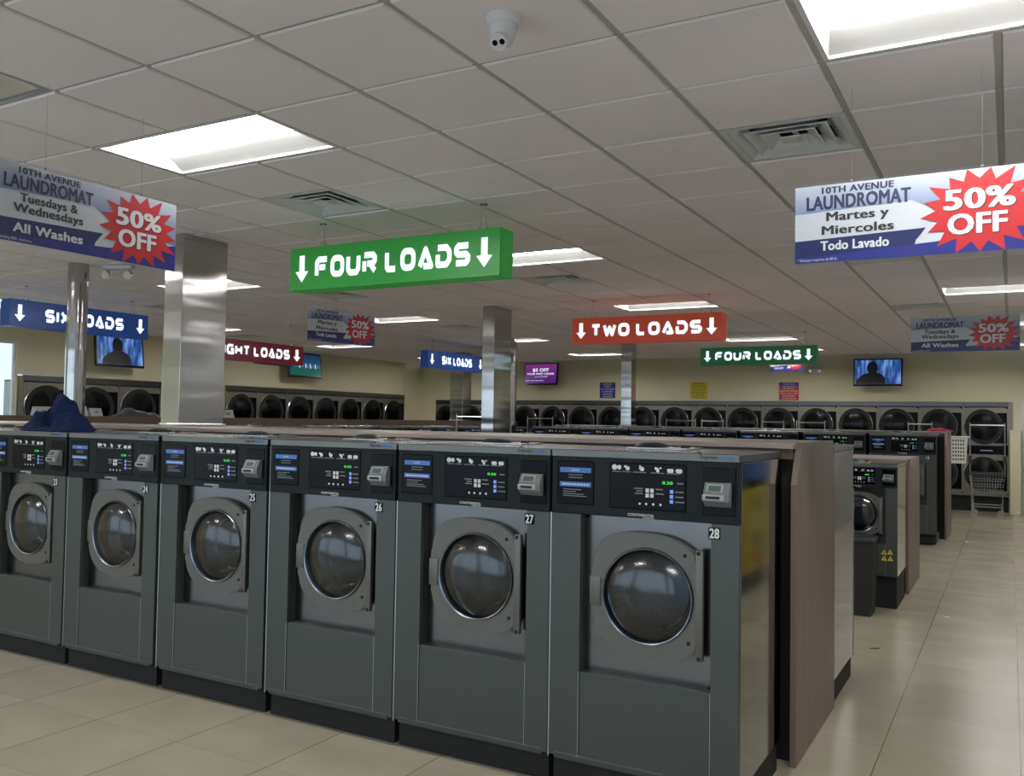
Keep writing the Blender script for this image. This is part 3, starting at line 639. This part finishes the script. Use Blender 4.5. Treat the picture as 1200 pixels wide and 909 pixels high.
GL = {   # centre-line strokes of a wide rounded display face, box 0..1 x 0..1
 'F': [[(0, 0), (0, .8), (.2, 1), (1, 1)], [(.28, .5), (.86, .5)]], 'O': 'O', 'U': [[(0, 1), (0, .22), (.2, 0), (.8, 0), (1, .22), (1, 1)]],
 'R': [[(0, 0), (0, .62)], [(0, 1), (.82, 1), (1, .84), (1, .62), (.82, .46), (.3, .46)], [(.62, .4), (1, 0)]], 'L': [[(0, 1), (0, .12), (.14, 0), (.9, 0)]],
 'A': [[(0, 0), (.5, 1), (1, 0), (.34, 0)]], 'D': [[(0, 1), (.74, 1), (1, .72), (1, .28), (.74, 0), (0, 0), (0, .6)]],
 'S': [[(1, 1), (.18, 1), (0, .84), (0, .64), (.18, .5), (.82, .5), (1, .36), (1, .16), (.82, 0), (0, 0)]], 'T': [[(0, 1), (1, 1)], [(.5, 1), (.5, 0)]],
 'W': [[(0, 1), (.26, 0), (.5, .8), (.74, 0), (1, 1)]], 'I': [[(0, 0), (0, 1)]], 'X': [[(0, 0), (1, 1)], [(0, 1), (1, 0)]],
 'E': [[(1, 1), (.2, 1), (0, .8), (0, .2), (.2, 0), (1, 0)], [(.3, .5), (.9, .5)]], 'G': [[(1, 1), (.2, 1), (0, .8), (0, .2), (.2, 0), (1, 0), (1, .5), (.6, .5)]],
 'H': [[(0, 0), (0, 1)], [(1, 0), (1, 1)], [(.15, .5), (.85, .5)]]}
WD = {'I': 0, 'W': 1.3, 'T': .9, 'L': .85}
def sign_text(mb, s, x0, x1, zc, h, y):
    t = .27*h; ch = h-t; adv = []; tot = 0
    for c in s:
        w = .0 if c == ' ' else WD.get(c, 1.0)*ch*1.05; adv.append(w); tot += (.55*h if c == ' ' else w+t+.17*h)
    tot -= .17*h; k = (x1-x0)/tot; x = 0
    tmp = MB()
    for c, w in zip(s, adv):
        if c == ' ': x += .55*h; continue
        gl = GL[c]; px = x+t/2
        if gl == 'O': stroke(tmp, rr(px, px+w, zc-ch/2, zc+ch/2, ch*.33), t, y, y+.002, True)
        else:
            for st_ in gl: stroke(tmp, [(px+a*w, zc-ch/2+b_*ch) for a, b_ in st_], t, y, y+.002)
        x += w+t+.17*h
    me = bpy.data.meshes.new('t'); tmp.bm.to_mesh(me); tmp.bm.free(); mb.add(me, Matrix.Translation((x0, 0, 0)) @ Matrix.Diagonal((k, 1, 1, 1)))
def load_sign(words, colour, label, loc, rz, W_=1.80, H_=.30, D=.17, span=(.135, .875)):
    t = thing('hanging_sign', label, 'sign', loc, rz)
    MB().box(0, W_, 0, D, 0, H_, .003).build('light_box', colour, t)
    MB().box(W_, W_+.004, .015, .035, 0, H_).box(0, W_, .02, .024, H_, H_+.003).build('face_trim', colour, t)
    ws_ = words.split(' '); u = [sum(1.21+{'I': -.767, 'W': .23, 'T': -.077, 'L': -.115}.get(c, 0) for c in w_)-.17 for w_ in ws_]; tot = sum(u)+.6*(len(ws_)-1); x = span[0]*W_; k_ = (span[1]-span[0])*W_/tot
    for w_, uu in zip(ws_, u):
        q = MB(); sign_text(q, w_, x, x+uu*k_, H_*.5, H_*.50, -.003); q.build('lettering', 'sign_letter', t); x += (uu+.6)*k_
    for cx in (.065*W_, .935*W_):
        a = .05*W_/1.8*1.05; h = H_*.31; z = H_*.5
        MB().prism([(cx-a*.45, z+h), (cx+a*.45, z+h), (cx+a*.45, z-.02), (cx+a*1.15, z-.02), (cx, z-h), (cx-a*1.15, z-.02), (cx-a*.45, z-.02)][::-1], -.003, -.001).build('arrow', 'sign_letter', t)
    top = CEIL-.008-loc[2]
    for cx in (.13*W_, .90*W_):
        q = MB().cyl((cx, D/2, top), (cx-.03, D/2, H_), .0022, 6).cyl((cx, D/2, top), (cx+.03, D/2, H_), .0022, 6).cyl((cx, D/2, top-.006), (cx, D/2, top), .028, 14)
        q.cyl((cx-.03, D/2, H_), (cx-.03, D/2, H_+.03), .005, 8).cyl((cx+.03, D/2, H_), (cx+.03, D/2, H_+.03), .005, 8).build('hanging_wire', 'steel_plain', t)
    return t
load_sign('FOUR LOADS', 'sign_green', 'large bright green FOUR LOADS sign hanging nearest the camera', (-4.64, 4.87, 2.548), 0, 1.795, .312)
load_sign('TWO LOADS', 'sign_red', 'orange-red TWO LOADS sign hanging near the middle of the room', (-4.52, 9.46, 2.53), 0)
load_sign('FOUR LOADS', 'sign_green_dark', 'smaller dark green FOUR LOADS sign hanging farther back', (-4.35, 13.9, 2.545), 0, 1.80, .28)
load_sign('SIX LOADS', 'sign_blue', 'blue SIX LOADS sign hanging at the left behind the round column', (-9.6, 5.75, 2.575), math.pi/2, 1.80, .30, .17, (.23, .80))
load_sign('EIGHT LOADS', 'sign_maroon', 'maroon EIGHT LOADS sign hanging partly behind the wide column', (-9.7, 8.25, 2.42), math.pi/2, 2.27, .295, .15, (.215, .865))
load_sign('SIX LOADS', 'sign_blue', 'small blue SIX LOADS sign hanging left of the middle square column', (-9.0, 12.94, 2.53), math.pi/2, 1.9, .31, .17, (.23, .77))
# ------------------------------------------------------------------ printed sale banners
def banner(label, lines, small, loc, rz, H_=.33):
    W_ = .915; t = thing('sale_banner', label, 'banner', loc, rz)
    MB().box(0, W_, 0, .005, 0, H_).build('board', 'bn_white', t)
    def L(poly, m_, lv, n_): return MB().prism([(a*W_, (1-c)*H_) for a, c in poly], -.0006*lv-.0005, -.0006*lv, 'y').build(n_, m_, t)
    L([(0, 0), (1, 0), (1, .62), (.64, .50), (.5, .30), (0, .36)], 'bn_sky', 1, 'header_band')
    L([(0, .36), (.52, .33), (.60, .52), (.52, .66), (0, .72)], 'bn_white', 2, 'white_band')
    L([(0, .71), (.56, .66), (.52, .80), (.5, 1), (0, 1)], 'bn_navy', 3, 'navy_band')
    L([(0, .92), (.62, .80), (1, .80), (1, 1), (0, 1)], 'bn_blue', 2.5, 'blue_band') if False else L([(0, .935), (.6, .84), (1, .62), (1, 1), (0, 1)], 'bn_blue', 3.5, 'blue_band')
    sp_ = []; cx, cz = .77*W_, .5*H_; n = 17
    rad = [1.12, .95, 1.05, .96, 1.0, .96, 1.05, 1.1, 1.18, 1.12, 1.05, 1.15, 1.0, 1.0, 1.05, 1.1, 1.0]
    for k in range(n):
        a = math.pi/2+2*math.pi*(k+.5)/n; a2 = a+math.pi/n; R1 = rad[k]
        sp_.append((min(cx+.215*R1*math.cos(a), W_-.001), max(.0, min(H_, cz+.172*R1*math.sin(a))))); sp_.append((cx+.155*math.cos(a2), cz+.125*math.sin(a2)))
    MB().prism(sp_, -.0032, -.0027).build('starburst', 'bn_red', t)
    for m_, dx, dz, y in (('bn_shadow', .004, -.004, -.0038), ('bn_text_white', 0, 0, -.0046)):
        q = MB(); fit_text(q, '50%', (.63)*W_+dx, (.905)*W_+dx, y, H_*.645+dz, H_*.34, .028); fit_text(q, 'OFF', .645*W_+dx, .875*W_+dx, y, H_*.345+dz, H_*.34, .03); q.build('offer_print', m_, t)
    q = MB(); fit_text(q, '10TH AVENUE', .12*W_, .43*W_, -.0032, H_*.925, H_*.115, .03, 1.05); fit_text(q, 'LAUNDROMAT', .052*W_, .50*W_, -.0032, H_*.77, H_*.245, .03)
    q.build('name_print', 'bn_text', t)
    q = MB()
    for (s, a, b_, zc, h) in lines[:2]: fit_text(q, s, a*W_, b_*W_, -.0032, H_*zc, h*H_*1.02, .026)
    q.build('day_print', 'bn_text_black', t)
    q = MB(); s, a, b_, zc, h = lines[2]; fit_text(q, s, a*W_, b_*W_, -.0036, H_*zc, h*H_*1.02, .026); fit_text(q, small, .015*W_, .19*W_, -.0040, H_*.035, H_*.05, 0); q.build('wash_print', 'bn_text_white', t)
    top = CEIL-.008-loc[2]
    for cx in (.25*W_, .78*W_): MB().cyl((cx, .003, H_-.01), (cx, .003, top), .0005, 5).sphere((cx, .003, H_+.008), .006, 1).build('hanging_wire', 'grey_print', t)
    return t
ES = [('Martes y', .14, .41, .565, .155), ('Miercoles', .12, .43, .41, .155), ('Todo Lavado', .115, .41, .21, .165)]
EN = [('Tuesdays &', .13, .42, .565, .155), ('Wednesdays', .10, .45, .425, .155), ('All Washes', .10, .45, .19, .165)]
banner('large hanging sale banner at upper right reading Martes y Miercoles', ES, '* Excluye maquinas de 80 lb.', (-.806, 3.9, 2.313), 0)
banner('large hanging sale banner at upper left reading Tuesdays and Wednesdays', EN, '* Excluding 80lb. machines', (-3.62, 2.075, 2.335), math.pi/2)
banner('far hanging sale banner at right reading Tuesdays and Wednesdays', EN, '* Excluding 80lb. machines', (-.835, 9.33, 2.335), 0)
def at(x, y, depth): return Vector((0, 0, CAM_H))+back(x, y)*depth
A = at(360, 398, 8.75); B = at(430.5, 405.5, 9.4)
banner('hanging sale banner in the middle distance under the large green sign', ES, '* Excluye maquinas de 80 lb.', (A.x, A.y, A.z), math.atan2(B.y-A.y, B.x-A.x))
A = onX(297, 426, -10.9)
banner('sale banner mostly hidden behind the maroon sign', ES, '* Excluye maquinas de 80 lb.', (-10.9, A.y, A.z), math.pi/2)
A = at(903, 436.5, 15.5); 
banner('tiny far sale banner hanging just under the small dark green sign', ES, '* Excluye maquinas de 80 lb.', (A.x, A.y, A.z), math.radians(-42))
# ------------------------------------------------------------------ wall screens, posters
def tv(label, face, w, h, loc, rz, tilt, extra=None):
    t = thing('television', label, 'television', loc, rz)
    hold = MB().box(-w/2, w/2, 0, .05, -h/2, h/2, .008)
    hold.bm.transform(Matrix.Rotation(tilt, 4, 'X')); hold = hold.build('case', 'screen_frame', t)
    q = MB().box(-w/2+.03, w/2-.03, -.003, 0, -h/2+.04, h/2-.03); q.bm.transform(Matrix.Rotation(tilt, 4, 'X')); q.build('screen', face, t)
    if extra:
        for n_, m_, fn in extra:
            q = MB(); fn(q); q.bm.transform(Matrix.Rotation(tilt, 4, 'X')); q.build(n_, m_, t)
    MB().box(-.06, .06, .04, .28, -.06, .06).build('wall_bracket', 'screen_frame', t)
    return t
def man(mb, ox=0.):
    mb.prism([(ox+.105*math.cos(a*math.pi/8), .09+.13*math.sin(a*math.pi/8)) for a in range(16)], -.006, -.004)
    mb.prism([(ox-.32, -.238), (ox+.25, -.238), (ox+.24, -.11), (ox+.17, -.04), (ox+.07, -.0), (ox+.06, .03), (ox-.06, .03), (ox-.08, -.01), (ox-.2, -.06), (ox-.30, -.15)], -.0065, -.0045)
def player(mb):
    for x in (-.2, .0, .14, .3): mb.prism([(x, -.06), (x+.02, -.06), (x+.016, .04), (x+.004, .04)], -.006, -.004)
P = onY(1028.5, 436, YB-.3)
tv('flat television on the back wall at right showing a dark figure against blue woods', 'screen_forest', .92, .56, (P.x, YB-.3, P.z), 0, math.radians(-6), [('silhouette', 'logo_black', lambda q: man(q, -.1))])
P = onY(633.5, 438, YB-.3)
tv('flat television on the back wall showing a purple five dollar offer', 'screen_purple', .92, .54, (P.x, YB-.3, P.z), 0, math.radians(-6),
   [('offer_text', 'sign_letter', lambda q: (fit_text(q, '$5 OFF', -.22, .22, -.006, .09, .11, .02), fit_text(q, 'YOUR FIRST ORDER', -.37, .37, -.006, -.0, .065, .01), fit_text(q, 'use code: CLEANER', -.15, .19, -.006, -.07, .035, 0), fit_text(q, 'Laundry and dry cleaning delivered', -.39, .1, -.006, -.165, .03, 0)))])
P = onX(141, 411, XL+.3)
tv('flat television on the left wall under the blue sign showing a dark figure', 'screen_forest', .95, .56, (XL+.3, P.y, P.z), math.pi/2, math.radians(-7), [('silhouette', 'logo_black', lambda q: man(q, -.05))])
P = onX(358, 428, XL+.3)
tv('flat television on the left wall beside the maroon sign showing a green field', 'screen_field', 1.02, .54, (XL+.3, P.y, P.z), math.pi/2, math.radians(-7), [('player', 'sign_letter', player)])
def poster(label, m_, px, lines, tm, head=None):
    a, c = onY(px[0], px[1], YB-.004), onY(px[2], px[3], YB-.004); w, h = c.x-a.x, a.z-c.z
    t = thing('wall_poster', label, 'poster', (a.x, YB-.004, c.z)); MB().box(0, w, 0, .004, 0, h).build('sheet', m_, t)
    z1 = h*.95
    if head:
        MB().box(.004, w-.004, -.0008, 0, h*.75, h-.004).build('header', 'poster_blue', t); q = MB()
        fit_text(q, head[0], w*.2, w*.8, -.0015, h*.91, h*.11, .01); fit_text(q, head[1], w*.08, w*.92, -.0015, h*.80, h*.10, .01); q.build('header_print', 'bn_text_white', t); z1 = h*.72
    q = MB(); n = len(lines)
    for k, s in enumerate(lines): ww = min(.9, .1+len(s)*.075)*w; fit_text(q, s, w/2-ww/2, w/2+ww/2, -.001, z1*(1-(k+.5)/n)+.01, z1/n*.8, .012)
    q.build('print', tm, t)
poster('blue notice on the back wall left of the far steel column', 'poster_blue', (703, 448, 721, 466.5), ['PLEASE', 'CHECK', 'ALL WASHERS', '& DRYERS', 'BEFORE', 'LEAVING'], 'poster_cream_text')
poster('yellow notice on the back wall above the dryers', 'poster_yellow', (809, 447.5, 829, 467.5), ['PLEASE', 'EMPTY ALL', 'POCKETS OF', 'MATERIALS', 'BEFORE USING', 'WASHERS', '& DRYERS'], 'poster_dark_text')
poster('red and blue notice on the back wall above the dryers', 'poster_red', (913, 448, 936, 469), ['IS NOT', 'RESPONSIBLE', 'FOR LOST OR', 'DAMAGED', 'CLOTHING'], 'poster_cream_text', ('10th Ave', 'Laundromat'))
# emergency lights
P = onY(955.5, 434.5, YB-.05)
t = thing('emergency_light', 'white twin-lamp emergency light high on the back wall', 'emergency light', (P.x, YB-.07, P.z))
MB().box(-.15, .15, 0, .07, -.065, .065, .03, 4).smooth().build('housing', 'white_plastic', t)
for s in (-1, 1): MB().lathe([(.003, -.02), (.035, -.018), (.045, 0)], (s*.1, 0, 0), 'y', 20).smooth().build('lamp', 'steel_plain', t)
p = back(139, 311); p = Vector((0, 0, CAM_H))+p*((CEIL-.008-CAM_H)/p.z)
t = thing('emergency_light', 'twin-lamp emergency light on the ceiling behind the left banner', 'emergency light', p, .4)
MB().box(-.15, .15, -.04, .04, -.035, 0, .01).build('housing', 'white_plastic', t)
for s in (-1, 1): MB().cyl((s*.11, 0, -.035), (s*.11, 0, -.07), .012, 10).cyl((s*.11, -.04, -.10), (s*.11, .03, -.07), .04, 18, .02).smooth().build('lamp', 'steel_plain', t)
# vending machine by the right wall (its yellow front shows mirrored in the side of washer 28)
t = thing('vending_machine', 'yellow-fronted soap vending machine by the right wall, mirrored in the side of washer 28', 'vending machine', (.30, 8.35, 0), 0)
MB().box(.02, .29, 0, 1.15, 0, 1.75, .01).build('cabinet', 'washer_grey', t)
MB().box(0, .02, .03, 1.12, .18, .98, .004).build('front_panel', 'poster_yellow', t)
MB().box(0, .02, .25, 1.0, 1.08, 1.62, .004).build('display_window', 'logo_blue', t)
for k, (c_, z_) in enumerate((('sign_green_dark', .84), ('poster_cream_text', .66), ('poster_blue', .48), ('poster_red', .31))):
    MB().cyl((-.006, .58, z_), (0, .58, z_), .085, 24).build('printed_oval', c_, t)
# ------------------------------------------------------------------ laundry carts
def cart(label, loc, rz):
    t = thing('laundry_cart', label, 'laundry cart', loc, rz, 'wire laundry carts'); w, d = .56, .72; z0, z1 = .47, .78
    b_ = MB()      # wire basket, wider at its rim
    for zz, k in ((z0, .86), (z0+.1, .91), (z0+.2, .96)):
        a, c = w/2*k, d/2*k; b_.tube([(-a, -c, zz), (a, -c, zz), (a, c, zz), (-a, c, zz), (-a, -c, zz)], .004, 6)
    for k in range(13):
        u = -1+2*k/12
        for s in (-1, 1):
            b_.cyl((u*w/2*.86, s*d/2*.86, z0), (u*w/2, s*d/2, z1), .0028, 5); b_.cyl((s*w/2*.86, u*d/2*.86, z0), (s*w/2, u*d/2, z1), .0028, 5)
        b_.cyl((u*w/2*.86, -d/2*.86, z0), (u*w/2*.86, d/2*.86, z0), .0028, 5)
    b_.build('wire_basket', 'cart_steel', t)
    MB().tube([(-w/2, -d/2, z1), (w/2, -d/2, z1), (w/2, d/2, z1), (-w/2, d/2, z1), (-w/2, -d/2, z1)], .014, 8).build('rim_bumper', 'cart_dark', t)
    for sx in (-1, 1):
        for sy in (-1, 1):
            lg = MB().tube([(sx*w/2*.88, sy*d/2*.8, z0), (sx*w/2*.84, sy*d/2*.84, .12)], .011, 8).build('leg', 'cart_steel', t)
            c = (sx*w/2*.84, sy*d/2*.84, .055); cs = MB().cyl((c[0]-.02*sx, c[1]-.016, c[2]), (c[0]-.02*sx, c[1]+.016, c[2]), .055, 20).cyl((c[0], c[1], .085), (c[0], c[1], .125), .022, 10).smooth().build('caster', 'caster_grey', lg)
    a, c = w/2*.85, d/2*.83
    MB().tube([(-a, -c, .2), (a, -c, .2), (a, c, .2), (-a, c, .2), (-a, -c, .2)], .009, 6).build('base_rail', 'cart_steel', t)
    q = MB()
    for s in (-1, 1): q.cyl((s*w/2, .05, z1-.05), (s*w/2, .05, 1.70), .011, 8)
    q.cyl((-w/2, .05, 1.66), (w/2, .05, 1.66), .011, 8); q.build('garment_rack', 'cart_steel', t)
    for s in (-1, 1): MB().box(s*w/2-.03, s*w/2+.03, .02, .08, .96, 1.10, .008).build('post_clamp', 'cart_dark', t)
    KIDS[t.name] = [k for k in COL.objects if k.parent == t]
    return t
P = onY(1157, 560, 18.3)
c0 = cart('wire laundry cart with a hanging rail parked before the rightmost dryer', (P.x, 18.3, 0), 0)
for px, Y, rz, lab in ((1081, 17.3, .9, 'laundry cart with its rail seen above the far row, second from the right'), (951, 18.3, .5, 'laundry cart behind the far row, in line with the small green sign'), (908, 17.6, 1.0, 'laundry cart behind the far row, under the red and blue notice'),
                       (837, 17.6, 1.0, 'laundry cart behind the far row, under the yellow notice'), (797, 16.6, .15, 'laundry cart behind the far row, just right of the far steel column'), (632, 16.8, .2, 'laundry cart behind the far row, under the purple screen')):
    P = onY(px, 500, Y); dup(c0, (P.x, Y, 0), rz, lab)
P = onY(553, 490, 12.0); dup(c0, (P.x, 12.0, 0), .2, 'laundry cart left of the middle square column, its rail above the partition')
# white basket hung at the end of the far row
P = onY(1123.5, 529, 15.7)
t = thing('laundry_basket', 'white perforated plastic basket hanging at the end of the far washer row', 'basket', (P.x, 15.7, 1.05))
q = MB(); q.prism([(-.10, 0), (.10, 0), (.125, .41), (-.125, .41)], -.13, .13); q.build('body', 'basket_white', t)
q = MB()
for sz_ in range(6):
    for sx_ in range(5): q.box(-.08+sx_*.036, -.062+sx_*.036, -.132, -.1295, .05+sz_*.058, .082+sz_*.058)
q.build('hole', 'charcoal_panel', t)
MB().box(-.145, .145, -.15, .15, .40, .425, .008).build('rim', 'basket_white', t)
MB().tube([(-.13, 0, .42), (-.13, 0, .47), (-.24, 0, .47)], .006, 6).build('hook', 'cart_steel', t)
# red cloth on the far partition
def heap(name, m_, label, cat, loc, w, d, hf, rz=0, nx=46, ny=26):
    mb = MB(); G = []
    for j in range(ny+1):
        row = []
        for i in range(nx+1):
            u, v = -1+2*i/nx, -1+2*j/ny; r_c = max(abs(u), abs(v)); k = 1/math.sqrt(1+min(abs(u), abs(v))**2*.55) if r_c > 0 else 1
            row.append(mb.bm.verts.new((u*w*k, v*d*k, hf(u, v) if r_c < .999 else 0)))
        G.append(row)
    for j in range(ny):
        for i in range(nx): mb.bm.faces.new((G[j][i], G[j][i+1], G[j+1][i+1], G[j+1][i]))
    rim = G[0]+[r[-1] for r in G[1:]]+G[-1][-2::-1]+[r[0] for r in G[-2:0:-1]]
    mb.bm.faces.new(rim)
    o = mb.smooth().build(name, m_, None, loc); o.rotation_euler = (0, 0, rz); return tag(o, label, cat)
P = onY(1104, 504, 14.7)
heap('red_towel', 'red_cloth', 'crumpled red cloth lying on the end of the far partition', 'towel', (P.x-.05, 14.7, 1.55), .2, .2, lambda u, v: .055*(1-u*u)*(1-v*v)**.5+.006*math.sin(9*u+3*v))
def jacket(u, v):
    def lin(pts, x):
        for (a, c), (b_, d_) in zip(pts, pts[1:]):
            if a <= x <= b_: return c+(d_-c)*(x-a)/(b_-a)
        return 0
    ridge = lin([(-1, .0), (-.96, .04), (-.75, .08), (-.58, .13), (-.42, .11), (-.22, .055), (-.07, .05), (-.04, .19), (.0, .24), (.28, .23), (.34, .165), (.60, .125), (.88, .07), (.97, .04), (1, 0)], u)
    tw = .5 if -.03 < u < .28 else .85
    prof = max(0, 1-abs((v-.05*math.sin(5*u))/tw)**2.2)**.8
    base_ = .02*(1-abs(v)**8)*(1-abs(u)**8)
    return max(base_, ridge*prof)+(.006*math.sin(14*u+7*v)+.005*math.sin(27*u-13*v)+.007)*(1-abs(u)**8)*(1-abs(v)**8)
P = onY(68, 500, 3.79)
heap('blue_garment', 'denim_blue', 'crumpled dark blue garment lying on top of washers 23 and 24', 'garment', (P.x, 3.79, 1.500), .31, .15, jacket, 0, 90, 40)
# small things standing on the left island's partition
for px0, px1, y0, lab in ((41, 63, 476, 'grey card holder on the left partition, left of the round column'), (107, 121, 478, 'grey card holder on the left partition, right of the round column'), (262, 275, 480, 'grey card holder on the partition right of the wide column')):
    a, c = onX(px0, y0, -10.1), onX(px1, y0, -10.1); w = c.y-a.y
    t = thing('card_holder', lab, 'card holder', (-10.1, a.y, 1.585), math.pi/2); h = a.z-1.585
    MB().prism([(0, 0), (.09, 0), (.05, h), (.04, h)], 0, w, 'x').build('card', 'reader_ring', t)
    MB().box(w*.35, w*.6, .004, .012, h*.35, h*.65).build('printed_mark', 'grey_print', t)
heap('dark_garment', 'cart_dark', 'dark crumpled garment on the left partition beside the wide column', 'garment', (-10.15, onX(160, 485, -10.15).y, 1.585), .36, .14, lambda u, v: (1-u**4)*(1-v**4)*(.06+.05*math.exp(-((u+.3)/.3)**2)+.012*math.sin(11*u)), math.pi/2)
heap('white_bag', 'bn_white', 'small white plastic bag on the left partition behind the round column', 'bag', (-10.20, onX(97, 485, -10.15).y, 1.585), .08, .1, lambda u, v: (1-u**4)*(1-v**4)*(.12+.02*math.sin(7*u+5*v)), math.pi/2)
# a dry leaf on the aisle floor
p = back(1025, 760); p = Vector((0, 0, CAM_H))+p*(-CAM_H/p.z)
q = MB(); q.prism([(-.035, 0), (-.01, .012), (.02, .016), (.04, .004), (.02, -.008), (-.012, -.012)], .001, .006, 'z'); o = q.build('dry_leaf', 'leaf_brown', None, p); o.rotation_euler = (.0, 0, .5)
tag(o, 'small dry brown leaf lying on the aisle floor', 'leaf')
